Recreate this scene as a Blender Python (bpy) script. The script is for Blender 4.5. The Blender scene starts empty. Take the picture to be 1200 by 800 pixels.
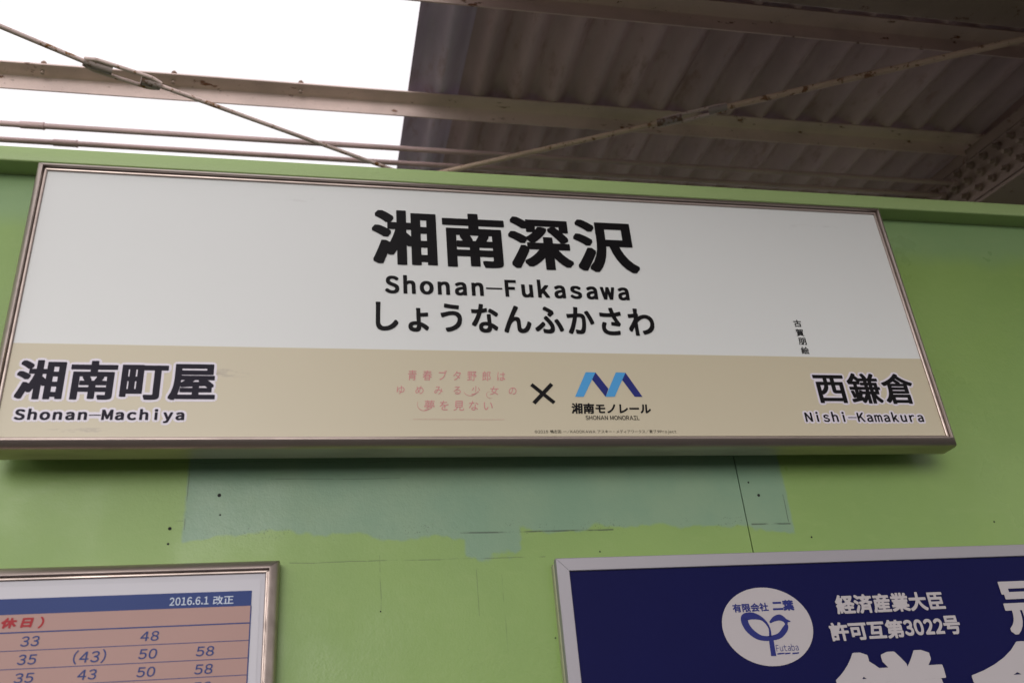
import bpy, math, random
import numpy as np
from mathutils import Vector, Matrix

random.seed(7)
C = bpy.context.scene.collection
scene = bpy.context.scene

# ------------------------------------------------------------------ camera
F_PX, YAW, PITCH, ROLL = 1064.790568, 0.232676, 0.488012, -0.090726
CAM = np.array([0.56975, -1.64323, 1.60016])
_cy, _sy, _cp, _sp, _cr, _sr = (math.cos(YAW), math.sin(YAW), math.cos(PITCH),
                                math.sin(PITCH), math.cos(ROLL), math.sin(ROLL))
FWD = np.array([_sy * _cp, _cy * _cp, _sp])
_right = np.array([_cy, -_sy, 0.0])
_up = np.cross(_right, FWD)
RGT = _cr * _right + _sr * _up
UPV = -_sr * _right + _cr * _up
cam_data = bpy.data.cameras.new("camera")
cam = bpy.data.objects.new("camera", cam_data)
C.objects.link(cam)
M = Matrix.Identity(4)
for r in range(3):
    M[r][0], M[r][1], M[r][2], M[r][3] = RGT[r], UPV[r], -FWD[r], CAM[r]
cam.matrix_world = M
cam_data.sensor_width = 36.0
cam_data.lens = F_PX / 1200 * 36.0
cam_data.clip_start = 0.05
cam_data.clip_end = 2000
cam_data.dof.use_dof = True
cam_data.dof.focus_distance = 1.98
cam_data.dof.aperture_fstop = 3.4
scene.camera = cam

# ------------------------------------------------------------------ light
SUN_EL, SUN_AZ = math.radians(9), math.radians(-15)   # azimuth measured from -Y (behind camera) towards -X
world = bpy.data.worlds.new("World")
scene.world = world
world.use_nodes = True
wn = world.node_tree
wn.nodes.clear()
sky = wn.nodes.new("ShaderNodeTexSky")
sky.sky_type = 'NISHITA'
sky.sun_disc = False
sky.sun_elevation = SUN_EL
sky.sun_rotation = math.radians(180 + 15)
sky.air_density = 1.0
sky.dust_density = 6.0
sky.ozone_density = 1.0
hsv = wn.nodes.new("ShaderNodeHueSaturation")
hsv.inputs['Saturation'].default_value = 0.12
mixw = wn.nodes.new("ShaderNodeMixRGB")
mixw.inputs[0].default_value = 0.75
mixw.inputs[2].default_value = (9.9, 9.5, 9.7, 1)
bg = wn.nodes.new("ShaderNodeBackground")
bg.inputs['Strength'].default_value = 0.15
wo = wn.nodes.new("ShaderNodeOutputWorld")
wn.links.new(sky.outputs[0], hsv.inputs['Color'])
wn.links.new(hsv.outputs[0], mixw.inputs[1])
wn.links.new(mixw.outputs[0], bg.inputs['Color'])
wn.links.new(bg.outputs[0], wo.inputs[0])

sun_data = bpy.data.lights.new("sun", 'SUN')
sun_data.energy = 0.95
sun_data.angle = math.radians(30)
sun_data.color = (1.0, 0.97, 0.95)
sun = bpy.data.objects.new("sun", sun_data)
C.objects.link(sun)
sdir = Vector((-math.cos(SUN_EL) * 0.26, -math.cos(SUN_EL) * 0.966, math.sin(SUN_EL)))
sun.rotation_euler = sdir.to_track_quat('Z', 'Y').to_euler()
sun.location = (-3, -3, 8)

scene.view_settings.view_transform = 'Standard'
scene.view_settings.look = 'None'
scene.view_settings.exposure = -0.11
scene.view_settings.gamma = 1.0
scene.view_settings.use_curve_mapping = False
scene.render.engine = 'CYCLES'
scene.cycles.max_bounces = 6


# ------------------------------------------------------------------ helpers
def hit(u, v, axis, val):
    """point where the line of sight of photo pixel (u, v) meets the plane axis=val"""
    d = FWD + RGT * (u - 600) / F_PX - UPV * (v - 400) / F_PX
    t = (val - CAM[axis]) / d[axis]
    return CAM + t * d


class MB:
    def __init__(self):
        self.v, self.f = [], []

    def add(self, verts, faces):
        n = len(self.v)
        self.v += [tuple(p) for p in verts]
        self.f += [tuple(i + n for i in f) for f in faces]
        return self

    def box(self, x0, x1, y0, y1, z0, z1):
        vs = [(x0, y0, z0), (x1, y0, z0), (x1, y1, z0), (x0, y1, z0),
              (x0, y0, z1), (x1, y0, z1), (x1, y1, z1), (x0, y1, z1)]
        fs = [(0, 3, 2, 1), (4, 5, 6, 7), (0, 1, 5, 4), (1, 2, 6, 5), (2, 3, 7, 6), (3, 0, 4, 7)]
        return self.add(vs, fs)

    def bevbox(self, x0, x1, y0, y1, z0, z1, b):
        """box running along X with its four long edges chamfered in two steps"""
        prof = []
        for cx, cz, a0 in ((y1 - b, z1 - b, 0), (y0 + b, z1 - b, 90), (y0 + b, z0 + b, 180), (y1 - b, z0 + b, 270)):
            for k in range(4):
                a = math.radians(a0 + 30 * k)
                prof.append((cx + b * math.cos(a), cz + b * math.sin(a)))
        return self.extrude_x(prof, x0, x1)

    def extrude_x(self, prof, x0, x1, n=1, caps=True):
        m = len(prof)
        vs = []
        for k in range(n + 1):
            x = x0 + (x1 - x0) * k / n
            vs += [(x, p[0], p[1]) for p in prof]
        fs = []
        for k in range(n):
            for i in range(m):
                j = (i + 1) % m
                fs.append((k * m + i, k * m + j, (k + 1) * m + j, (k + 1) * m + i))
        if caps:
            fs.append(tuple(range(m - 1, -1, -1)))
            fs.append(tuple(n * m + i for i in range(m)))
        return self.add(vs, fs)

    def tube(self, a, b, r0, r1=None, n=14, caps=True):
        r1 = r0 if r1 is None else r1
        a, b = Vector(a), Vector(b)
        d = (b - a).normalized()
        u = d.orthogonal().normalized()
        w = d.cross(u)
        vs = []
        for p, r in ((a, r0), (b, r1)):
            for k in range(n):
                t = 2 * math.pi * k / n
                vs.append(p + (u * math.cos(t) + w * math.sin(t)) * r)
        fs = [(k, (k + 1) % n, n + (k + 1) % n, n + k) for k in range(n)]
        if caps:
            fs += [tuple(range(n - 1, -1, -1)), tuple(range(n, 2 * n))]
        return self.add(vs, fs)

    def build(self, name, mat, parent=None, smooth=False, label=None):
        me = bpy.data.meshes.new(name)
        me.from_pydata(self.v, [], self.f)
        me.materials.append(mat)
        import bmesh
        bm = bmesh.new()
        bm.from_mesh(me)
        bmesh.ops.recalc_face_normals(bm, faces=bm.faces)
        bm.to_mesh(me)
        bm.free()
        if smooth:
            for p in me.polygons:
                p.use_smooth = True
            if hasattr(me, "set_sharp_from_angle"):
                me.set_sharp_from_angle(angle=math.radians(40))
        o = bpy.data.objects.new(name, me)
        C.objects.link(o)
        if parent:
            o.parent = parent
            o.matrix_parent_inverse = Matrix.Translation(-parent.location)
        if label:
            o['label'] = label
        return o


def tag(o, label=None, cat=None, group=None, kind=None):
    if label: o['label'] = label
    if cat: o['category'] = cat
    if group: o['group'] = group
    if kind: o['kind'] = kind
    return o


def empty(name, loc, label, cat, group=None):
    o = bpy.data.objects.new(name, None)
    o.location = loc
    o.empty_display_size = 0.1
    C.objects.link(o)
    return tag(o, label, cat, group)


# ---- materials
class NT:
    """tiny node helper"""
    def __init__(self, name):
        self.m = bpy.data.materials.new(name)
        self.m.use_nodes = True
        self.t = self.m.node_tree
        self.b = self.t.nodes['Principled BSDF']
        self.co = self.t.nodes.new('ShaderNodeNewGeometry').outputs['Position']

    def link(self, a, b):
        self.t.links.new(a, b)

    def val(self, sock, x):
        if isinstance(x, (int, float)):
            sock.default_value = x
        elif isinstance(x, (tuple, list)):
            sock.default_value = tuple(x) if len(x) == 4 or sock.type == 'VECTOR' else tuple(x) + (1,)
        else:
            self.link(x, sock)

    def math(self, op, a, b=0.0, c=0.0, clamp=False):
        n = self.t.nodes.new('ShaderNodeMath')
        n.operation = op
        n.use_clamp = clamp
        for s, x in zip(n.inputs, (a, b, c)):
            self.val(s, x)
        return n.outputs[0]

    def noise(self, scale, detail=4, rough=0.55, stretch=(1, 1, 1), off=(0, 0, 0)):
        mp = self.t.nodes.new('ShaderNodeMapping')
        self.link(self.co, mp.inputs['Vector'])
        mp.inputs['Scale'].default_value = stretch
        mp.inputs['Location'].default_value = off
        n = self.t.nodes.new('ShaderNodeTexNoise')
        self.link(mp.outputs[0], n.inputs['Vector'])
        n.inputs['Scale'].default_value = scale
        n.inputs['Detail'].default_value = detail
        n.inputs['Roughness'].default_value = rough
        return n.outputs['Fac']

    def ramp(self, x, lo, hi, a=0.0, b=1.0):
        n = self.t.nodes.new('ShaderNodeMapRange')
        n.interpolation_type = 'SMOOTHSTEP'
        self.val(n.inputs['Value'], x)
        for k, q in (('From Min', lo), ('From Max', hi), ('To Min', a), ('To Max', b)):
            n.inputs[k].default_value = q
        return n.outputs[0]

    def mix(self, f, a, b):
        n = self.t.nodes.new('ShaderNodeMixRGB')
        self.val(n.inputs[0], f)
        self.val(n.inputs[1], a)
        self.val(n.inputs[2], b)
        return n.outputs[0]

    def xyz(self):
        n = self.t.nodes.new('ShaderNodeSeparateXYZ')
        self.link(self.co, n.inputs[0])
        return n.outputs

    def bump(self, h, strength=0.2, dist=0.002):
        n = self.t.nodes.new('ShaderNodeBump')
        n.inputs['Strength'].default_value = strength
        n.inputs['Distance'].default_value = dist
        self.link(h, n.inputs['Height'])
        self.link(n.outputs[0], self.b.inputs['Normal'])

    def fin(self, col, rough=0.5, metal=0.0, spec=0.5):
        self.val(self.b.inputs['Base Color'], col)
        self.val(self.b.inputs['Roughness'], rough)
        self.val(self.b.inputs['Metallic'], metal)
        self.b.inputs['Specular IOR Level'].default_value = spec
        return self.m


def plain(name, col, rough=0.5, metal=0.0, spec=0.5, var=0.06, rv=0.0):
    n = NT(name)
    k = n.noise(9, 5)
    c2 = tuple(max(0, c * (1 - var * 2)) for c in col)
    return n.fin(n.mix(k, col, c2), rough, metal, spec)


def metal_mat(name, col, rough=0.34):
    n = NT(name)
    k = n.noise(30, 5, stretch=(0.2, 1, 1))
    c = n.mix(n.ramp(k, .4, .75), col, tuple(q * .82 for q in col))
    pit = n.ramp(n.noise(160, 3, off=(3, 1, 2)), .72, .78)
    c = n.mix(n.math('MULTIPLY', pit, .5), c, (.06, .05, .04))
    n.bump(n.noise(400, 2), .05, .0005)
    return n.fin(c, n.ramp(k, .3, .7, rough - .06, rough + .08), 0.85)


def wall_paint(patch):
    n = NT("green_wall_paint" if patch else "green_beam_paint")
    X, Y, Z = n.xyz()
    g1, g2 = (.228, .345, .098), (.205, .318, .09)
    col = n.mix(n.ramp(n.noise(2.3, 5), .35, .65), g1, g2)
    col = n.mix(n.ramp(n.noise(22, 4, stretch=(1, 1, 2.5)), .5, .8, 0, .35), col, (.25, .355, .115))
    if patch:
        w = n.math('MULTIPLY', n.math('SUBTRACT', n.noise(7, 3, .55), .5), .09)
        wf = n.math('MULTIPLY', n.math('SUBTRACT', n.noise(45, 4, .6, off=(5, 0, 2)), .5), .012)
        def rect(x0, x1, z0, z1, soft=.004, k=1.0):
            xx = n.math('ADD', X, n.math('MULTIPLY', wf, .7))
            zz = n.math('ADD', Z, n.math('MULTIPLY', n.math('ADD', w, wf), k))
            a = n.math('MULTIPLY', n.ramp(xx, x0 - soft, x0 + soft), n.ramp(xx, x1 - soft, x1 + soft, 1, 0))
            b = n.math('MULTIPLY', n.ramp(zz, z0 - soft, z0 + soft), n.ramp(zz, z1 - soft, z1 + soft, 1, 0))
            return n.math('MULTIPLY', a, b)
        P = [hit(217, 590, 1, .105), hit(926, 600, 1, .105), hit(330, 631, 1, .105), hit(700, 622, 1, .105),
             hit(545, 640, 1, .105), hit(612, 644, 1, .105), hit(430, 620, 1, .105)]
        m = rect(P[0][0], P[1][0], P[3][2], 3.2)
        m = n.math('MAXIMUM', m, rect(P[0][0], P[6][0] + .03, P[2][2], P[2][2] + .1))
        m = n.math('MAXIMUM', m, rect(P[4][0], P[5][0], P[4][2] - .005, P[4][2] + .1, .004, 1.6))
        m = n.math('MAXIMUM', m, n.ramp(n.math('ADD', Z, n.math('MULTIPLY', w, .8)), 2.78, 2.87, 0, .45))
        teal = n.mix(n.ramp(n.noise(7, 5, off=(1, 1, 1)), .35, .7), (.17, .28, .20), (.205, .305, .21))
        col = n.mix(n.math('MULTIPLY', m, .85), col, teal)
        # thin cracks and scraped lines in the old paint
        def hline(x0, x1, z, amp=.006, th=.0008, s=.7):
            d = n.math('ABSOLUTE', n.math('SUBTRACT', n.math('ADD', Z, n.math('MULTIPLY', n.math('SUBTRACT', n.noise(7, 4, off=(z, 0, 0)), .5), amp * 2)), z))
            a = n.math('MULTIPLY', n.ramp(d, th * .5, th * 1.6, 1, 0), n.math('MULTIPLY', n.ramp(X, x0, x0 + .004), n.ramp(X, x1 - .004, x1, 1, 0)))
            return n.math('MULTIPLY', a, n.ramp(n.noise(24, 4, off=(0, 0, z)), .36, .56, 0, s * .85))
        def vline(x, z0, z1, amp=.004, th=.0008, s=.7):
            d = n.math('ABSOLUTE', n.math('SUBTRACT', n.math('ADD', X, n.math('MULTIPLY', n.math('SUBTRACT', n.noise(7, 4, off=(0, x, 0)), .5), amp * 2)), x))
            a = n.math('MULTIPLY', n.ramp(d, th * .5, th * 1.6, 1, 0), n.math('MULTIPLY', n.ramp(Z, z0, z0 + .004), n.ramp(Z, z1 - .004, z1, 1, 0)))
            return n.math('MULTIPLY', a, n.ramp(n.noise(24, 4, off=(0, x, 0)), .36, .56, 0, s * .85))
        def hl(u0, v0, u1, v1, **k):
            a, b = hit(u0, v0, 1, .105), hit(u1, v1, 1, .105)
            return hline(a[0], b[0], (a[2] + b[2]) / 2, **k)
        def vl(u0, v0, u1, v1, **k):
            a, b = hit(u0, v0, 1, .105), hit(u1, v1, 1, .105)
            return vline((a[0] + b[0]) / 2, b[2], a[2], **k)
        L = [hl(338, 660, 640, 651, s=.55), vl(445, 625, 446, 715, s=.45), hl(538, 624, 720, 620, amp=.002, th=.0014, s=.9),
             vl(221, 548, 220, 588, amp=.003, s=.7), hl(186, 612, 216, 609, amp=.003, s=.6), vl(216, 606, 216, 622, s=.6),
             hl(880, 616, 927, 611, amp=.003, th=.0016, s=.8), vl(916, 578, 925, 612, th=.001, s=.7), hl(300, 559, 470, 562, s=.5),
             vl(560, 665, 560, 722, amp=.002, s=.4), vl(592, 668, 592, 780, s=.3), hl(200, 540, 600, 541, s=.3)]
        f = L[0]
        for q in L[1:]:
            f = n.math('MAXIMUM', f, q)
        sp = n.math('MULTIPLY', n.ramp(n.noise(210, 2, off=(9, 3, 1)), .73, .77), n.ramp(n.noise(6, 3, off=(2, 0, 4)), .45, .62))
        zb = P[3][2]
        band = n.math('MULTIPLY', n.ramp(n.math('ABSOLUTE', n.math('SUBTRACT', Z, zb + .012)), .004, .022, 1, 0),
                      n.math('MULTIPLY', n.ramp(X, P[0][0], P[0][0] + .1), n.ramp(X, P[1][0] - .1, P[1][0], 1, 0)))
        sp2 = n.math('MULTIPLY', n.ramp(n.noise(300, 2, off=(1, 8, 1)), .62, .68), n.math('MULTIPLY', band, n.ramp(n.noise(14, 3, off=(6, 0, 6)), .45, .6)))
        f = n.math('MAXIMUM', f, n.math('MULTIPLY', sp2, .6))
        f = n.math('MAXIMUM', f, n.math('MULTIPLY', sp, .75))
        col = n.mix(f, col, (.035, .045, .03))
        # roller-coat sheen
        n.bump(n.math('ADD', n.math('MULTIPLY', n.noise(90, 3, .55), .8), n.math('MULTIPLY', n.noise(230, 2), .5)), .13, .0035)
        return n.fin(col, n.ramp(n.noise(5, 4, off=(4, 4, 4)), .35, .65, .27, .42), 0, .33)
    chips = n.ramp(n.noise(60, 4, .7, stretch=(.5, 1, 1)), .64, .7)
    col = n.mix(n.math('MULTIPLY', chips, .6), col, (.12, .15, .06))
    col = n.mix(.7, col, (.35, .46, .20))
    n.bump(n.noise(70, 4, .6), .3, .003)
    return n.fin(col, .45, 0, .45)


def rusty(name, base, rust=(.17, .06, .02), amt=.62, rough=.5, scale=26, stretch=(.5, 1, 1), metal=0):
    n = NT(name)
    col = n.mix(n.ramp(n.noise(5, 5), .35, .7), base, tuple(c * .8 for c in base))
    k = n.ramp(n.noise(scale, 6, .7, stretch=stretch), amt, amt + .05)
    k2 = n.ramp(n.noise(scale * 5, 4, .7), .64, .7, 0, .7)
    col = n.mix(n.math('MAXIMUM', k, n.math('MULTIPLY', k2, n.ramp(n.noise(4, 3, off=(7, 7, 0)), .4, .6))), col, rust)
    n.bump(n.noise(scale * 6, 4), .3, .002)
    return n.fin(col, rough, metal)


def sheet_mat(name, base):
    n = NT(name)
    col = n.mix(n.ramp(n.noise(3, 6, .6, stretch=(1, .35, 1)), .35, .7), base, tuple(c * .7 for c in base))
    col = n.mix(n.ramp(n.noise(9, 7, .7, stretch=(2.2, .6, 1), off=(3, 0, 0)), .52, .70, 0, .8), col, (base[0] * .6, base[1] * .5, base[2] * .42))
    col = n.mix(n.ramp(n.noise(120, 3), .68, .76, 0, .4), col, tuple(c * .4 for c in base))
    n.bump(n.noise(60, 5), .25, .003)
    return n.fin(col, .44)


M_WALL = wall_paint(True)
M_BEAM = wall_paint(False)
M_BRONZE = metal_mat("champagne_anodised_aluminium", (.42, .345, .31), .34)
M_SILVER = plain("brushed_silver_aluminium", (.36, .34, .365), .55, .6, .5, var=.03)
M_WHITE = plain("sign_white_film", (.655, .66, .645), .30, var=.012)
M_BEIGE = plain("sign_beige_film", (.53, .467, .335), .32, var=.012)
def film_scuffs(m, pts, col, k):
    t = m.node_tree
    b = t.nodes['Principled BSDF']
    src = b.inputs['Base Color'].links[0].from_socket
    h = NT.__new__(NT)
    h.m, h.t, h.b = m, t, b
    h.co = t.nodes.new('ShaderNodeNewGeometry').outputs['Position']
    X, Y, Z = h.xyz()
    f = None
    for (x0, z0, rx, rz) in pts:
        d = h.math('ADD', h.math('POWER', h.math('DIVIDE', h.math('SUBTRACT', X, x0), rx), 2),
                   h.math('POWER', h.math('DIVIDE', h.math('SUBTRACT', Z, z0), rz), 2))
        q = h.math('MULTIPLY', h.ramp(d, .3, 1.0, 1, 0), h.ramp(h.noise(60, 4, .7, stretch=(.25, 1, 1)), .48, .62))
        f = q if f is None else h.math('MAXIMUM', f, q)
    dust = h.math('MULTIPLY', h.ramp(h.noise(260, 2, off=(2, 2, 2)), .74, .78), .5)
    f = h.math('MAXIMUM', f, dust)
    c = h.mix(h.math('MULTIPLY', f, k), src, col)
    t.links.new(c, b.inputs['Base Color'])


_q = hit(272, 437, 1, 0)
film_scuffs(M_BEIGE, [(_q[0], _q[2], .045, .012), (.15, 2.295, .08, .006)], (.30, .25, .22), .5)
film_scuffs(M_WHITE, [(.5, 2.84, .12, .01), (1.75, 2.83, .1, .012)], (.45, .43, .42), .25)
M_BLACK = plain("black_print", (.006, .005, .006), .42, spec=.12)
M_NAVY = plain("dark_navy_print", (.010, .007, .018), .42, spec=.12)
M_HALO = plain("white_outline_print", (.66, .61, .68), .3, var=.01)
M_PINK = plain("pink_print", (.60, .24, .25), .45, spec=.2)
M_LBLUE = plain("light_blue_print", (.05, .30, .62), .35)
M_DBLUE = plain("deep_blue_print", (.012, .018, .16), .4, spec=.25)
M_PAPER = plain("timetable_paper", (.46, .44, .48), .4, var=.02)
M_PAPER2 = plain("timetable_inner_paper", (.49, .47, .51), .4, var=.02)
M_TTPINK = plain("pink_timetable_rows", (.385, .225, .195), .42, spec=.3, var=.05)
M_TTBLUE = plain("blue_timetable_print", (.012, .035, .17), .42, spec=.2)
M_TTRED = plain("red_timetable_print", (.36, .012, .02), .45, spec=.2)
M_TTWHITE = plain("pale_timetable_print", (.50, .56, .66), .4)
M_POSTER = plain("dark_blue_poster", (.004, .0045, .058), .5, spec=.1, var=.08)
M_POSTWHITE = plain("poster_white_print", (.46, .42, .43), .5, spec=.25, var=.02)
M_PURLIN = rusty("cream_steel_paint", (.82, .63, .575), (.22, .09, .04), .615)
M_PIPE = rusty("grey_pink_conduit_paint", (.58, .41, .40), (.2, .1, .06), .72, .45)
M_ROD = rusty("rusting_rod_paint", (.70, .54, .50), (.26, .11, .03), .55, .6, 45, (1, 1, 1))
M_ROD2 = rusty("brown_rusted_rod_paint", (.66, .48, .36), (.24, .11, .05), .56, .6, 32, (1, 1, 1))
M_DKROD = rusty("grimy_turnbuckle_steel", (.40, .32, .30), (.16, .09, .06), .5, .6, 40, (1, 1, 1))
M_RAFTER = rusty("brown_grey_girder_paint", (.34, .245, .20), (.15, .075, .05), .6, .55, 20, (1, 1, 1))
M_SHEETA = sheet_mat("bluish_corrugated_sheet", (.80, .70, .80))  # bluer sheet; extra paleness puts sky light from its open edge into the colour
_t = M_SHEETA.node_tree
_tr = _t.nodes.new('ShaderNodeBsdfTranslucent')
_tr.inputs['Color'].default_value = (.58, .52, .60, 1)
_mx = _t.nodes.new('ShaderNodeMixShader')
_mx.inputs[0].default_value = .16
_t.links.new(_t.nodes['Principled BSDF'].outputs[0], _mx.inputs[1])
_t.links.new(_tr.outputs[0], _mx.inputs[2])
_t.links.new(_mx.outputs[0], [q for q in _t.nodes if q.type == 'OUTPUT_MATERIAL'][0].inputs[0])
M_SHEETB = sheet_mat("brown_grey_corrugated_sheet", (.68, .50, .51))
M_BOLT = rusty("bolt_steel", (.42, .32, .26), (.19, .10, .07), .58)
M_HOLE = plain("screw_hole_black", (.01, .01, .008), .9)
M_CONC = plain("platform_concrete", (.07, .066, .062), .85, var=.15)
M_GROUND = plain("ground_asphalt", (.06, .06, .06), .9, var=.2)


# ---- writing
_glyphs = {}
def glyph(ch):
    if 0x21 <= ord(ch) <= 0x7e and ch not in '-':
        ch = chr(ord(ch) + 0xFEE0)
    if ch in _glyphs:
        return _glyphs[ch]
    cu = bpy.data.curves.new('glyph', 'FONT')
    cu.body = ch
    cu.resolution_u = 5
    ob = bpy.data.objects.new('glyph', cu)
    C.objects.link(ob)
    dg = bpy.context.evaluated_depsgraph_get()
    dg.update()
    me = bpy.data.meshes.new_from_object(ob.evaluated_get(dg))
    v = np.array([(q.co.x, q.co.y) for q in me.vertices]).reshape(-1, 2)
    f = [tuple(p.vertices) for p in me.polygons]
    bpy.data.objects.remove(ob)
    bpy.data.curves.remove(cu)
    bpy.data.meshes.remove(me)
    _glyphs[ch] = (v, f)
    return _glyphs[ch]


def letters(body, x0, x1, z0, z1, y, mat, parent, bold=0.0, halo=None, cell=None, slant=0.0,
            dashes=False, vert=False, prop=False, boldz=None, label=None, dash_th=.07):
    """print a line of text as flat lettering in the box x0..x1, z0..z1 at depth y (facing -Y)"""
    items = []
    pen = 0.0
    for i, ch in enumerate(body):
        if ch == ' ':
            pen += cell or .35
            continue
        if ch == '-' and dashes:
            w = (cell or .6)
            v = np.array([(.01, .30), (w - .01, .30), (w - .01, .30 + dash_th), (.01, .30 + dash_th)])
            v = v * np.array([1, 1]) + np.array([pen, 0])
            f = [(0, 1, 2, 3)]
            items.append((v, f, True))
            pen += w
            continue
        v, f = glyph(ch)
        v = v.copy()
        full = ord(ch) > 0x2e00
        if vert:
            v[:, 1] -= i * 1.0 * (cell or 1)
        elif full and not prop:
            v[:, 0] += pen
            pen += cell or 1.0
        else:
            a, b = v[:, 0].min(), v[:, 0].max()
            if cell:
                if b - a > cell * .80:
                    v[:, 0] *= cell * .80 / (b - a)
                    a, b = v[:, 0].min(), v[:, 0].max()
                v[:, 0] += pen + cell / 2 - (a + b) / 2
                pen += cell
            else:
                v[:, 0] += pen - a
                pen += (b - a) + .15
        v[:, 0] += slant * v[:, 1]
        items.append((v, f, False))
    allv = np.concatenate([it[0] for it in items])
    mn, mx = allv.min(0), allv.max(0)
    bz = bold if boldz is None else boldz
    sx = (x1 - x0 - 2 * bold) / (mx[0] - mn[0])
    sz = (z1 - z0 - 2 * bz) / (mx[1] - mn[1])

    def lay(dx, dz, yy, mb, hb=False):
        for v, f, thin in items:
            if thin and not hb and (dx or dz):
                continue
            mb.add([(x0 + bold + (p[0] - mn[0]) * sx + dx, yy, z0 + bz + (p[1] - mn[1]) * sz + dz) for p in v], f)

    mb = MB()
    sh = [(0, 0)]
    if bold:
        n = max(8, int(math.ceil(2 * math.pi * bold / .0009)))
        n += n % 2
        for k in range(n):
            t = 2 * math.pi * (k + .5) / n
            c, q = math.cos(t), math.sin(t)
            m = (abs(c) ** 9 + abs(q) ** 9) ** (1 / 9)
            sh.append((c / m * bold, q / m * bz))
    for k, (dx, dz) in enumerate(sh):
        lay(dx, dz, y - k * 8e-6, mb)
    if halo:
        hm = MB()
        n = 0
        for rr in (1.0, .55):
            for k in range(12):
                a = k * math.pi / 6
                lay(math.copysign(1, math.cos(a)) * bold * min(1, abs(math.cos(a)) * 1.5) + math.cos(a) * halo * rr,
                    math.copysign(1, math.sin(a)) * bz * min(1, abs(math.sin(a)) * 1.5) + math.sin(a) * halo * rr,
                    y + 3.2e-4 + n * 1.0e-5, hm, True)
                n += 1
        ho = hm.build('lettering_outline', M_HALO, parent)
    o = mb.build('lettering', mat, parent, label=label)
    return o


def px_rect(left, right, top, bot, y):
    return (hit(*left, 1, y)[0], hit(*right, 1, y)[0], hit(*bot, 1, y)[2], hit(*top, 1, y)[2])


def poly_px(pts, y, mat, name, parent, thick=0.0):
    P = [hit(u, v, 1, y) for u, v in pts]
    return MB().add([(p[0], y, p[2]) for p in P], [tuple(range(len(P)))]).build(name, mat, parent)


def frame(x0, x1, z0, z1, prof, mat, parent, yb=0.0, prefix='frame_bar'):
    """four mitred bars; prof = list of (outward offset, y)"""
    prof = [(o, y + yb) for o, y in prof]
    cs = [(x0, z0, -1, -1), (x1, z0, 1, -1), (x1, z1, 1, 1), (x0, z1, -1, 1)]
    e = 0.0004
    for k in range(4):
        a, b = cs[k], cs[(k + 1) % 4]
        dx, dz = (1, 0) if k == 0 else (0, 1) if k == 1 else (-1, 0) if k == 2 else (0, -1)
        vs = [(a[0] + a[2] * o + dx * e, y, a[1] + a[3] * o + dz * e) for o, y in prof]
        vs += [(b[0] + b[2] * o - dx * e, y, b[1] + b[3] * o - dz * e) for o, y in prof]
        m = len(prof)
        fs = [(i, (i + 1) % m, m + (i + 1) % m, m + i) for i in range(m)]
        fs += [tuple(range(m)), tuple(range(2 * m - 1, m - 1, -1))]
        MB().add(vs, fs).build(prefix, mat, parent, smooth=True)


# ------------------------------------------------------------------ ground and platform
MB().add([(-600, -600, -.95), (600, -600, -.95), (600, 600, -.95), (-600, 600, -.95)], [(0, 1, 2, 3)]) \
    .build('ground', M_GROUND)['kind'] = 'structure'
MB().box(-9, 12, -3.2, 2.2, -.94, 0).build('platform_floor', M_CONC)['kind'] = 'structure'

# ------------------------------------------------------------------ green wall
YW = .105
YB = .055
z_bt = np.mean([hit(0, 169.5, 1, YB)[2], hit(400, 193, 1, YB)[2], hit(800, 216, 1, YB)[2], hit(1200, 240, 1, YB)[2]])
z_bb = np.mean([hit(1100, 252.5, 1, YB)[2], hit(1200, 262 - 13, 1, YB)[2], hit(10, 186.5, 1, YB)[2]])
print('beam', z_bt, z_bb)
wall = empty('green_wall', (.9, YW, 0), 'pale green painted platform partition wall with a bluish touched-up patch', 'wall')
x_seam = hit(871, 590, 1, YW)[0]
MB().box(-4.2, x_seam - .0012, YW, YW + .05, 0, z_bb + .01).build('wall_panel', M_WALL, wall)
MB().box(x_seam + .0012, 6.2, YW, YW + .05, 0, z_bb + .01).build('wall_panel', M_WALL, wall)
MB().box(x_seam - .02, x_seam + .02, YW + .052, YW + .06, 0, z_bb).build('wall_joint_backing', M_HOLE, wall)
MB().bevbox(-4.2, 6.2, YB, YW + .12, z_bb + .0, z_bt, .004).build('top_rail', M_BEAM, wall, smooth=True)
for u, v, r in ((257, 580, .0035), (199, 619, .0032), (889, 580, .0032), (258, 603, .0018), (197, 637, .0022),
                (877, 565, .0022), (446, 716, .0015), (1165, 611, .002), (951, 629, .002), (703, 646, .0016), (651, 747, .0015)):
    p = hit(u, v, 1, YW)
    MB().tube((p[0], YW - .0006, p[2]), (p[0], YW + .004, p[2]), r, n=12).build('screw_hole', M_HOLE, wall)

# ------------------------------------------------------------------ station name sign
SW, SZ0, SH = 1.92, 2.28, .5998
sign = empty('station_name_sign', (SW / 2, .03, SZ0 - .02),
             'long white and beige station name board in a bronze frame, hung below the green rail', 'station sign')
MB().box(-.004, SW + .004, .0, .004, SZ0 - .004, SZ0 + SH + .004).build('sign_panel', M_WHITE, sign)
z_band = np.mean([hit(16, 401.7, 1, 0)[2], hit(600, 411.5, 1, 0)[2], hit(1084, 421, 1, 0)[2]])
MB().box(-.003, SW + .003, -.0004, .001, SZ0 - .003, z_band).build('beige_band', M_BEIGE, sign)
prof = [(-.0005, .003), (-.0005, -.0035), (.0015, -.005), (.0035, -.005), (.0042, -.0015), (.0055, -.0015), (.0060, -.0105),
        (.0070, -.0120), (.0085, -.0120), (.0120, -.0093), (.0155, -.0060), (.0185, -.0025), (.0205, .0010), (.0215, .0050), (.0218, .012), (.0218, .05),
        (.0180, .052), (-.0005, .052)]
frame(0, SW, SZ0, SZ0 + SH, prof, M_BRONZE, sign)
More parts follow.
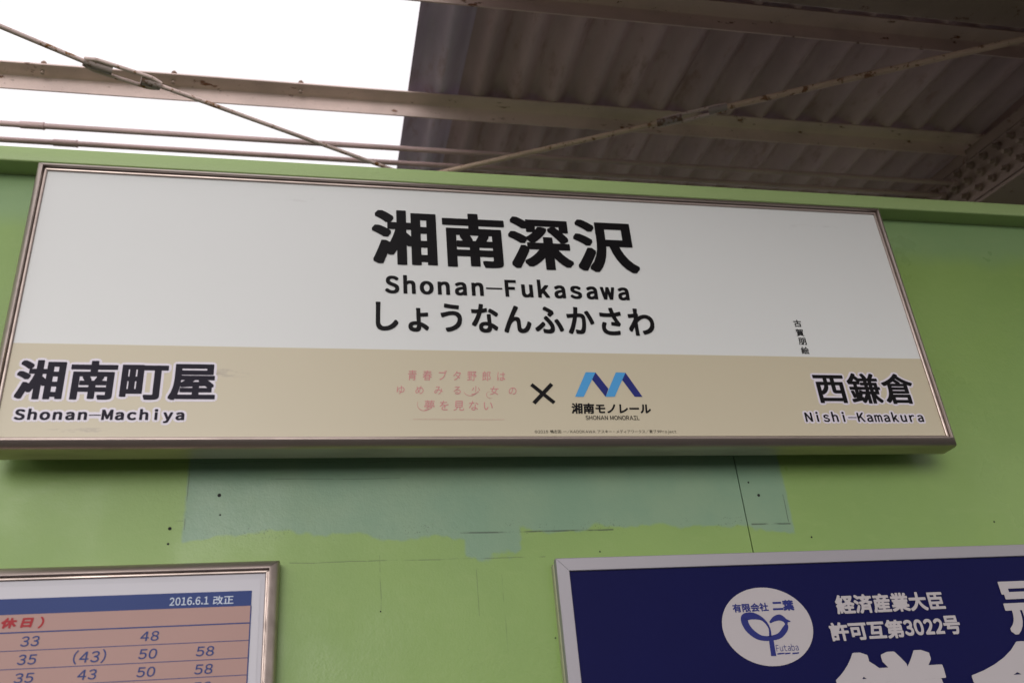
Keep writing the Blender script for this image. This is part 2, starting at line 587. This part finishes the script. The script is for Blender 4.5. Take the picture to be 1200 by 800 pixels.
MB().box(.03, SW - .03, .053, YW - .0005, SZ0 + .002, SZ0 + .03).build('mounting_batten', M_BEAM, sign)
YL = -.0010
R = lambda *a: px_rect(*a, 0)
letters('湘南深沢', *R((435.8, 285), (750.2, 317), (465, 246.7), (725, 320)), YL, M_BLACK, sign, bold=.0055, boldz=.0040, cell=1.03)
x0, x1, z0, z1 = R((451, 330), (737.5, 348), (459, 322), (459, 344))
letters('Shonan-Fukasawa', x0, x1, z0, z1, YL, M_BLACK, sign, bold=.0021, boldz=.0015, cell=.82, dashes=True)
x0, x1, z0, z1 = R((440.2, 370), (767, 382), (748, 361.5), (452, 388))
letters('しょうなんふかさわ', x0, x1, z0, z1, YL, M_BLACK, sign, bold=.0019, cell=1.08)
x0, x1, z0, z1 = R((15.5, 462), (252.5, 455), (50, 422), (50, 468))
letters('湘南町屋', x0, x1, z0, z1, YL, M_NAVY, sign, bold=.0030, boldz=.0022, halo=.0050, cell=1.03)
x0, x1, z0, z1 = R((16, 490), (216, 489), (23, 478.6), (23, 495.5))
letters('Shonan-Machiya', x0, x1, z0, z1, YL, M_NAVY, sign, bold=.0014, boldz=.0009, halo=.0044, cell=.80, dashes=True)
x0, x1, z0, z1 = R((951.5, 441), (1076, 473), (975, 437), (986, 473))
letters('西鎌倉', x0, x1, z0, z1, YL, M_BLACK, sign, bold=.0022, boldz=.0015, halo=.0044, cell=1.06)
x0, x1, z0, z1 = R((943.5, 490), (1082.5, 492), (950, 482.3), (950, 494.3))
letters('Nishi-Kamakura', x0, x1, z0, z1, YL, M_BLACK, sign, bold=.0010, boldz=.0006, halo=.0040, cell=.80, dashes=True)
# small vertical caption
for ch, (u, v) in zip('古賀朋絵', ((934.3, 379), (937, 389.7), (940, 400), (943.2, 410.6))):
    p = hit(u, v, 1, 0)
    letters(ch, p[0] - .0095, p[0] + .0095, p[2] - .0092, p[2] + .0092, YL, M_BLACK, sign, bold=.0003)
# pink title lines
for s, a in (('青春ブタ野郎は', R((478, 440), (592, 441), (485, 433.6), (485, 445.6))),
             ('ゆめみる少女の', R((465, 457), (605, 457), (520, 451.8), (520, 462.3))),
             ('夢を見ない', R((497, 474), (577, 475), (500, 469), (500, 481)))):
    x0, x1, z0, z1 = a
    letters(s, x0, x1, z0, z1, YL, M_PINK, sign, cell=1.28 if len(s) == 5 else 1.5 if s[0] == '青' else 1.95, slant=.1)


def arc(cu, cv, ru, rv, a0, a1, w, mat, name='flourish', y=YL, par=sign, n=14):
    c = hit(cu, cv, 1, y)
    e = hit(cu + ru, cv, 1, y)[0] - c[0]
    g = c[2] - hit(cu, cv + rv, 1, y)[2]
    vs = []
    for k in range(n + 1):
        t = math.radians(a0 + (a1 - a0) * k / n)
        ww = w * (.35 + .65 * math.sin(math.pi * k / n))
        for s in (-1, 1):
            vs.append((c[0] + (e + s * ww) * math.cos(t), y, c[2] + (g + s * ww) * math.sin(t)))
    return MB().add(vs, [(2 * k, 2 * k + 2, 2 * k + 3, 2 * k + 1) for k in range(n)]).build(name, mat, par)


arc(497, 474, 8, 7, 150, 320, .0006, M_PINK)
arc(551, 458, 7.5, 5.5, 185, 340, .0006, M_PINK)
arc(574.5, 462.5, 4.5, 4, 90, 300, .0005, M_PINK)
poly_px([(484, 490.9), (591, 491.3), (591, 491.55), (484, 491.15)], YL, M_PINK, 'fine_print_line', sign)
# multiplication cross
cc = [hit(u, v, 1, 0) for u, v in ((622.5, 450.5), (649.5, 472), (646.5, 450), (625.5, 472.5))]
for (a, b), yy in (((cc[0], cc[1]), YL), ((cc[2], cc[3]), YL - .00005)):
    d = (b - a) / np.linalg.norm(b - a)
    q = np.array([-d[2], 0, d[0]]) * .0042
    MB().add([(p[0], yy, p[2]) for p in (a - q, b - q, b + q, a + q)], [(0, 1, 2, 3)]).build('cross_mark', M_BLACK, sign)


def lg(x, y):
    return (610 + x / 6, 420 + y / 6)


poly_px([lg(*p) for p in ((527, 97), (618, 212), (598, 268), (500, 143))], YL, M_DBLUE, 'logo_stroke', sign)
poly_px([lg(*p) for p in ((738, 99), (858, 269), (803, 268), (711, 145))], YL, M_DBLUE, 'logo_stroke', sign)
poly_px([lg(*p) for p in ((458, 95), (527, 97), (445, 268), (384, 268))], YL - .0001, M_LBLUE, 'logo_stroke', sign)
poly_px([lg(*p) for p in ((670, 97), (738, 99), (662, 268), (598, 268))], YL - .0001, M_LBLUE, 'logo_stroke', sign)
x0, x1, z0, z1 = R((669.5, 479), (762.5, 479), (680, 472.3), (680, 484.8))
letters('湘南モノレール', x0, x1, z0, z1, YL, M_BLACK, sign, bold=.0009, slant=.08)
x0, x1, z0, z1 = R((686, 489), (749, 489), (690, 486.9), (690, 492.0))
letters('SHONAN MONORAIL', x0, x1, z0, z1, YL, M_BLACK, sign, bold=.0002)
x0, x1, z0, z1 = R((626.5, 506), (792.5, 506), (640, 503.6), (640, 508.4))
letters('©2018 鴨志田 一／KADOKAWA アスキー・メディアワークス／青ブタProject', x0, x1, z0, z1, YL, M_BLACK, sign)

# ------------------------------------------------------------------ timetable
YT = .072
Rt = lambda *a: px_rect(*a, YT)
tt_x1 = hit(311.5, 672, 1, YT)[0]
tt_z1 = np.mean([hit(0, 680, 1, YT)[2], hit(311.7, 671.7, 1, YT)[2]])
tt = empty('timetable_board', (.2, YT, 1.5),
           'framed pink and blue holiday timetable sheet with departure minutes, lower left of the wall', 'timetable')
tx0, tz0 = tt_x1 - 1.25, tt_z1 - .85
MB().box(tx0 - .003, tt_x1 + .003, YT, YT + .004, tz0 - .003, tt_z1 + .003).build('paper_sheet', M_PAPER, tt)
MB().box(tx0 + .02, tt_x1 - .0085, YT - .0008, YT - .0001, tz0 + .02, tt_z1 - .0105).build('inner_sheet', M_PAPER2, tt)
prof_t = [(-.0005, .003), (-.0005, -.002), (.0012, -.004), (.003, -.004), (.004, .001), (.0055, .001), (.006, -.010),
          (.0070, -.0115), (.0085, -.0115), (.0125, -.0088), (.0165, -.0056), (.0200, -.0022), (.0225, .0012), (.0235, .0055), (.0238, .014), (.0238, .031), (-.0005, .031)]
frame(tx0, tt_x1, tz0, tt_z1, prof_t, M_BRONZE, tt, YT)
yT = YT - .0014
rt = lambda pts: [hit(u, v, 1, yT) for u, v in pts]
hx1 = hit(295, 697, 1, yT)[0]
hz1 = np.mean([hit(0, 701.8, 1, yT)[2], hit(295.6, 691.4, 1, yT)[2]])
hz0 = np.mean([hit(0, 719.7, 1, yT)[2], hit(293, 709.8, 1, yT)[2]])
pz0 = tz0 + .06
MB().box(tx0 + .06, hx1, yT, YT - .0009, pz0, hz0 + .002).build('pink_table_area', M_TTPINK, tt)
MB().box(tx0 + .06, hx1, yT - .0002, YT - .0010, hz0, hz1).build('blue_header', M_TTBLUE, tt)
yl = yT - .0003
zl = [np.mean([hit(0, a, 1, yl)[2], hit(b, c, 1, yl)[2]]) for a, b, c in ((741, 291.5, 729.8), (763.4, 290, 749.2), (784.2, 288.8, 770.3), (804.5, 288, 791))]
dzl = (zl[1] - zl[3]) / 2
zz = zl[3] - dzl
while zz > pz0 + .02:
    zl.append(zz)
    zz -= dzl
for i, z in enumerate(zl):
    t = .0011 if i == 0 else .0006
    MB().box(tx0 + .06, hx1, yl, yl + .0002, z - t, z + t).build('table_rule', M_TTBLUE, tt)
MB().box(hx1 - .0012, hx1 + .0008, yl - .0001, yl + .0002, pz0, hz0).build('table_border', M_TTBLUE, tt)
zt5 = lambda x, y: (x / 3.636, 690 + y / 3.636)
yc = yl - .0002


def tnum(s, xa, xb, ya, yb, mat=M_TTBLUE, bold=.0003, **k):
    xm = (xa + xb) / 2
    a = px_rect(zt5(xa, (ya + yb) / 2), zt5(xb, (ya + yb) / 2), zt5(xm, ya), zt5(xm, yb), yc)
    letters(s, *a, yc, mat, tt, bold=bold, **k)


tnum('休日', 5, 142, 120, 165, M_TTRED, .0011, slant=.12, cell=1.2)
tnum('）', 163, 188, 116, 166, M_TTRED, .0008, slant=.12)
tnum('2016.6.1', 723, 889, 33, 67, M_TTWHITE, .0002)
tnum('改正', 908, 995, 27, 64, M_TTWHITE, .0002)
for s, xa, xb, ya, yb in (('33', 88, 167, 199, 243), ('48', 598, 677, 178, 220), ('35', 74, 155, 277, 321),
                          ('(43)', 312, 451, 257, 317), ('50', 590, 669, 253, 296), ('58', 835, 912, 242, 284),
                          ('35', 60, 143, 356, 399), ('43', 330, 411, 341, 385), ('50', 582, 661, 330, 373),
                          ('58', 828, 906, 318, 361), ('58', 820, 899, 394, 437)):
    tnum(s, xa, xb, ya, yb, slant=.09)

# ------------------------------------------------------------------ blue company board
YP = .074
bx0 = hit(666.5, 668.5, 1, YP)[0]
bz1 = np.mean([hit(666.5, 668.5, 1, YP)[2], hit(1200, 651.5, 1, YP)[2]])
bb = empty('blue_company_board', (1.6, YP, 1.4),
           'dark blue notice board with white lettering and round seedling bird emblem in a silver frame', 'notice board')
bx1, bz0 = bx0 + 2.1, bz1 - .95
MB().box(bx0 - .002, bx1 + .002, YP, YP + .004, bz0 - .002, bz1 + .002).build('blue_panel', M_POSTER, bb)
prof_b = [(-.0005, .004), (-.0005, -.0030), (.0005, -.0042), (.024, -.0042), (.0250, -.0032), (.0250, .012), (.022, .012), (.022, .0162), (-.0005, .0162)]
frame(bx0, bx1, bz0, bz1, prof_b, M_SILVER, bb, YP)
MB().box(bx0 - .0265, bx1 + .028, YP + .0165, YW - .0004, bz0 - .028, bz1 + .018).build('backing_board', plain('pale_backing_edge', (.38, .40, .24), .5), bb)
yP = YP - .0012
zp = lambda x, y: (830 + x / 3.243, 670 + y / 3.243)


def prect(xa, xb, top, bot, ym=None):
    ym = (top[1] + bot[1]) / 2 if ym is None else ym
    return px_rect(zp(xa[0], xa[1]), zp(xb[0], xb[1]), zp(*top), zp(*bot), yP)


# round white disc
cL, cR, cT, cB = [hit(*zp(*q), 1, yP) for q in ((51, 195), (402, 226), (205, 58), (247, 357))]
ccx, ccz = (cL[0] + cR[0]) / 2, (cT[2] + cB[2]) / 2
rx, rz = (cR[0] - cL[0]) / 2, (cT[2] - cB[2]) / 2
print('disc', ccx, ccz, rx, rz)
yD = yP
MB().add([(ccx + rx * math.cos(t * math.pi / 36), yD, ccz + rz * math.sin(t * math.pi / 36)) for t in range(72)], [tuple(range(72))]) \
    .build('white_disc', M_POSTWHITE, bb)
yP = YP - .0016
letters('有限会社', *prect((92, 135), (228, 132), (108, 120), (108, 153)), yP, M_DBLUE, bb, bold=.0006)
letters('二葉', *prect((243, 128), (325, 127), (302, 105), (302, 146)), yP, M_DBLUE, bb, bold=.0011)


def stroke(pts, widths, mat, name, par, y):
    """tapering ribbon through photo-zoom points, laid on the board plane"""
    P = [hit(*zp(*p), 1, y) for p in pts]
    widths = [w * 1.35 for w in widths]
    # resample (Catmull-Rom)
    Q, W = [], []
    for i in range(len(P) - 1):
        p0, p1, p2, p3 = P[max(0, i - 1)], P[i], P[i + 1], P[min(len(P) - 1, i + 2)]
        for k in range(6):
            t = k / 6
            Q.append(.5 * ((2 * p1) + (-p0 + p2) * t + (2 * p0 - 5 * p1 + 4 * p2 - p3) * t * t + (-p0 + 3 * p1 - 3 * p2 + p3) * t ** 3))
            W.append(widths[i] * (1 - t) + widths[i + 1] * t)
    Q.append(P[-1]); W.append(widths[-1])
    vs = []
    for i, q in enumerate(Q):
        d = Q[min(len(Q) - 1, i + 1)] - Q[max(0, i - 1)]
        d = d / (np.linalg.norm(d) + 1e-9)
        nrm = np.array([-d[2], 0, d[0]])
        for s in (-1, 1):
            vs.append((q[0] + s * nrm[0] * W[i], y, q[2] + s * nrm[2] * W[i]))
    return MB().add(vs, [(2 * k, 2 * k + 2, 2 * k + 3, 2 * k + 1) for k in range(len(Q) - 1)]).build(name, mat, par)


stroke([(236, 250), (232, 212), (208, 180), (172, 166), (142, 170), (138, 186), (152, 214), (178, 238), (206, 250), (240, 250), (272, 240), (293, 214), (298, 196)],
       [.0022, .0014, .0022, .0050, .0056, .0056, .0052, .0046, .0036, .0034, .0040, .0042, .002], M_DBLUE, 'seedling_emblem', bb, yP)
stroke([(234, 191), (252, 177), (272, 172), (290, 182), (298, 197)], [.0012, .0036, .0046, .0034, .002], M_DBLUE, 'bird_head', bb, yP - .00006)
stroke([(288, 182), (313, 187)], [.0038, .0003], M_DBLUE, 'bird_beak', bb, yP - .0001)
stroke([(238, 244), (243, 280), (249, 318)], [.0036, .0038, .0040], M_DBLUE, 'emblem_stem', bb, yP - .00012)
e_ = hit(*zp(272, 187), 1, yP - .0002)
MB().add([(e_[0] + .0016 * math.cos(t), yP - .0002, e_[2] + .0016 * math.sin(t)) for t in [k * math.pi / 5 for k in range(10)]], [tuple(range(10))]).build('bird_eye', M_POSTWHITE, bb)
letters('Futaba', *prect((258, 288), (343, 288), (266, 274), (266, 301)), yP, M_DBLUE, bb, bold=0)
for xa, xb in ((263, 290), (292, 312), (320, 345)):
    poly_px([zp(xa, 307 - (xa - 263) * .03), zp(xb, 306 - (xb - 263) * .03), zp(xb, 311 - (xb - 263) * .03), zp(xa, 313 - (xa - 263) * .03)], yP, M_DBLUE, 'emblem_bar', bb)
letters('経済産業大臣', *prect((484, 125), (896, 110), (858, 72), (515, 160)), yP, M_POSTWHITE, bb, bold=.0014)
letters('許可互第', *prect((462, 226), (742, 213), (705, 180), (496, 262)), yP, M_POSTWHITE, bb, bold=.0014)
letters('3022', *prect((744, 212), (893, 203), (770, 180), (770, 241)), yP, M_POSTWHITE, bb, bold=.0014)
letters('号', *prect((894, 200), (957, 200), (925, 164), (925, 236)), yP, M_POSTWHITE, bb, bold=.0014)
letters('冠', *prect((1097, 60), (1310, 60), (1110, 36), (1180, 236)), yP, M_POSTWHITE, bb, bold=.0048, boldz=.0035)
letters('鎌', *prect((487, 420), (920, 420), (800, 292), (700, 705)), yP, M_POSTWHITE, bb, bold=.0095, boldz=.0072)
letters('倉', *prect((1002, 400), (1450, 400), (1180, 262), (1180, 675)), yP, M_POSTWHITE, bb, bold=.0095, boldz=.0072)

# ------------------------------------------------------------------ platform roof
SL = .096
def zr(y):                       # underside (lowest ridges) of the roof sheets
    return 3.8 + SL * (y - .648)


roof = empty('platform_roof', (3.0, 1.2, 0), 'corrugated platform roof on cream steel purlins with a riveted girder, open sky to its left', 'roof')
PITCH_X, AMP = .13, .026
def corrugated(x0, x1, y0, y1, mat, lift=0.0, name='corrugated_sheet', label=None):
    nx = max(8, int(round((x1 - x0) / PITCH_X * 14)))
    ny = 14
    vs, fs = [], []
    for s, th in ((0, 0.0), (1, .006)):
        for j in range(ny + 1):
            y = y0 + (y1 - y0) * j / ny
            for i in range(nx + 1):
                x = x0 + (x1 - x0) * i / nx
                z = zr(y) + AMP * (1 - math.cos(2 * math.pi * (x - 1.076) / PITCH_X)) + lift + th
                vs.append((x, y, z))
    n1 = (nx + 1) * (ny + 1)
    for j in range(ny):
        for i in range(nx):
            a = j * (nx + 1) + i
            fs.append((a, a + 1, a + nx + 2, a + nx + 1))
            fs.append((n1 + a, n1 + a + nx + 1, n1 + a + nx + 2, n1 + a + 1))
    for j in range(ny):
        for i in (0, nx):
            a = j * (nx + 1) + i
            fs.append((a, a + nx + 1, n1 + a + nx + 1, n1 + a))
    for i in range(nx):
        for j in (0, ny):
            a = j * (nx + 1) + i
            fs.append((a, a + 1, n1 + a + 1, n1 + a))
    return MB().add(vs, fs).build(name, mat, roof, smooth=True, label=label)


corrugated(.835, 1.40, -2.4, 1.75, M_SHEETA, .0075, label='bluish end sheet of the corrugated roof')
xs = 1.015
for k, w in enumerate((.76, .76, .76)):
    corrugated(xs, min(xs + w + .05, 3.2), -2.4, 1.75, M_SHEETB, .001 if k % 2 == 0 else -.0012)
    xs += w
corrugated(3.2, 7.0, -2.4, 1.75, M_SHEETB, .001)  # unseen roof reach, right and front, sized for how it shades the wall


_zt = zr(.648)
_yr = hit(440, 119, 2, _zt)[1]
PW = _yr - .648
PH = _zt - hit(440, 134.4, 1, _yr)[2]
print('purlin leg', PW, PH)


def purlin(y, x0=-2.6, x1=7.0):
    zt = zr(y)
    h, w, t = PH, PW, .0045
    prof = [(y, zt), (y, zt - t), (y + w - t - .007, zt - t), (y + w - t - .002, zt - t - .002), (y + w - t, zt - t - .007),
            (y + w - t, zt - h), (y + w, zt - h), (y + w, zt)]
    return MB().extrude_x(prof, x0, x1, 40).build('purlin', M_PURLIN, roof, smooth=True)


PY2 = .648
purlin(PY2)
purlin(.115, .2)
purlin(1.2, -2.6)
for y in (-1.0, -1.7, -2.3):
    purlin(y, .5)
MB().bevbox(.75, 7.0, -.17, -.015, 3.6, zr(-.1) - .012, .008).build('main_beam', M_RAFTER, roof, smooth=True)
# riveted girder
GX = 3.0
def zg(y):
    return 3.823 + .169 * (y - 1.07)
gm = MB()
y0, y1 = -1.2, 1.28
gm.add([(GX, y0, zg(y0)), (GX, y1, zg(y1)), (GX, y1, zg(y1) - .235), (GX, y0, zg(y0) - .235),
        (GX + .012, y0, zg(y0)), (GX + .012, y1, zg(y1)), (GX + .012, y1, zg(y1) - .235), (GX + .012, y0, zg(y0) - .235)],
       [(0, 1, 2, 3), (4, 7, 6, 5), (0, 4, 5, 1), (1, 5, 6, 2), (2, 6, 7, 3), (3, 7, 4, 0)])
gm.build('girder_web', M_RAFTER, roof)
def slab(xa, xb, ztop, th, ya, yb, name, mat=M_RAFTER):
    return MB().add([(xa, ya, ztop(ya) - th), (xb, ya, ztop(ya) - th), (xb, yb, ztop(yb) - th), (xa, yb, ztop(yb) - th),
                     (xa, ya, ztop(ya)), (xb, ya, ztop(ya)), (xb, yb, ztop(yb)), (xa, yb, ztop(yb))],
                    [(0, 3, 2, 1), (4, 5, 6, 7), (0, 1, 5, 4), (1, 2, 6, 5), (2, 3, 7, 6), (3, 0, 4, 7)]).build(name, mat, roof)
slab(GX - .009, GX - .0005, lambda y: zg(y) - .0, .045, y0, y1, 'girder_angle')
slab(GX - .007, GX - .0005, lambda y: zg(y) - .047, .165, .30, y1 - .01, 'splice_plate')
slab(GX - .03, GX + .16, lambda y: zg(y) - .2355, .010, y0, y1, 'girder_flange')
slab(GX - .012, GX - .0005, lambda y: zg(y) - .222, .013, y0, y1, 'girder_angle')
for r in range(3):
    for k in range(13):
        y = .34 + k * .072 + (r % 2) * .036
        if y > 1.2:
            continue
        z = zg(y) - .075 - r * .052
        b = MB().tube((GX - .007, y, z), (GX - .020, y, z), .0165, .0155, n=6)
        b.tube((GX - .020, y, z), (GX - .038, y, z), .0105, .008, n=10)
        b.build('bolt', M_BOLT if r == 1 else M_RAFTER, roof)
# cross member and bolts below the girder flange at right
MB().bevbox(GX + .02, 7.0, .86, .98, 3.40, 3.53, .006).build('tie_beam', M_RAFTER, roof, smooth=True)
for k in range(7):
    x = GX + .12 + k * .09
    MB().tube((x, .86, 3.47), (x, .838, 3.47), .016, .014, n=8).build('bolt', M_BOLT, roof)
for yy in (1.2, -2.2):
    MB().box(GX - .05, GX + .1, yy - .06, yy + .06, 0, zg(1.1) - .28 if yy > 0 else zr(-2.4) - .22).build('post', M_RAFTER, roof)
MB().box(GX - .02, GX + .07, -2.35, -1.21, zr(-2.4) - .22, zr(-2.4) - .07).build('girder_web', M_RAFTER, roof)
# hook bolts on the purlin where the next sheet used to be fixed
for u, v in ((51, 68), (204, 79.5), (352.5, 93.5)):
    p = hit(u, v + 6, 1, PY2 + .02)
    zt = zr(PY2)
    m = MB().tube((p[0], PY2 + .024, zt - .002), (p[0], PY2 + .024, zt + .030), .003, n=8)
    m.tube((p[0], PY2 + .024, zt + .024), (p[0], PY2 + .024, zt + .031), .009, .005, n=14)
    m.tube((p[0], PY2 + .028, zt - .0048), (p[0], PY2 + .028, zt - .016), .006, n=6)
    m.build('hook_bolt', M_BOLT, roof)

# ------------------------------------------------------------------ conduits
ZC = 3.66
for (ua, va), (ub, vb), cpl, lab in (((100, 153.3), (900, 199), (23, 50), 'upper of the two painted conduits behind the wall top'),
                                     ((100, 168.7), (640, 202), (63, 90), 'lower of the two painted conduits just above the green rail')):
    y = hit(ua, va, 2, ZC)[1]
    y2 = hit(ub, vb, 2, ZC)[1]
    y = (y + y2) / 2 if abs(y - y2) < .05 else y
    e = empty('conduit_pipe', (1, y, ZC), lab, 'pipe', 'conduits running behind the wall top')
    MB().tube((-2.6, y, ZC), (GX - .03, y, ZC), .0092, n=16).build('pipe', M_PIPE, e, smooth=True)
    xa, xb = hit(cpl[0], va - 3, 1, y)[0], hit(cpl[1], va - 3, 1, y)[0]
    c = MB().tube((xa, y, ZC), (xb, y, ZC), .0115, n=16)
    c.tube((xb, y, ZC), (xb + .004, y, ZC), .0128, n=16)
    c.build('coupling', M_PIPE, e, smooth=True)
    MB().tube((GX - .05, y, ZC), (GX - .03, y, ZC), .013, n=16).build('coupling', M_PIPE, e, smooth=True)

# ------------------------------------------------------------------ bracing rods
ZR = 3.55
def rod_pts(pxs):
    return [Vector(hit(u, v, 2, ZR)) for u, v in pxs]


def sweep(pts, r, name, mat, parent):
    m = MB()
    for a, b in zip(pts[:-1], pts[1:]):
        m.tube(a, b, r, n=12)
    return m.build(name, mat, parent, smooth=True)


def turnbuckle(a, b, parent, side, w=.017):
    """two bars joined by threaded bosses"""
    d = (b - a).normalized()
    L = (b - a).length
    up = Vector((0, 0, 1))
    s = d.cross(up).normalized()
    n = (s * math.cos(side) + up * math.sin(side)).normalized()
    for p, q in ((a, a + d * L * .36), (b, b - d * L * .26)):
        MB().tube(p, q, .0125, .0135, n=12).build('turnbuckle_boss', M_DKROD, parent, smooth=True)
    for sg in (-1, 1):
        pts = [a + n * sg * .008, a + d * L * .14 + n * sg * w, a + d * L * .5 + n * sg * (w + .001), b - d * L * .14 + n * sg * w, b + n * sg * .008]
        m = MB()
        for p, q in zip(pts[:-1], pts[1:]):
            m.tube(p, q, .0062, n=10)
        m.build('turnbuckle_bar', M_ROD, parent, smooth=True)


p = rod_pts([(-160, -32), (0, 31), (98, 72), (188, 101), (460, 199), (640, 262)])
e = empty('bracing_rod', p[2], 'rusty painted steel rod with an open turnbuckle crossing the bright sky', 'bracing rod', 'diagonal roof bracing rods')
sweep(p[0:3], .0068, 'rod', M_ROD, e)
sweep(p[3:6], .0066, 'rod', M_ROD, e)
turnbuckle(p[2], p[3], e, .25)
p = rod_pts([(430, 222), (532, 199), (770, 145), (852, 125.5), (1200, 46), (1330, 16)])
e = empty('bracing_rod', p[2], 'rusty brown steel rod running diagonally under the corrugated roof', 'bracing rod', 'diagonal roof bracing rods')
sweep(p[0:3], .0088, 'rod', M_ROD2, e)
sweep(p[3:6], .0100, 'rod', M_ROD2, e)
turnbuckle(p[2], p[3], e, 1.0, .010)

# ground contact bookkeeping for empties keeps transforms simple
bpy.context.view_layer.update()
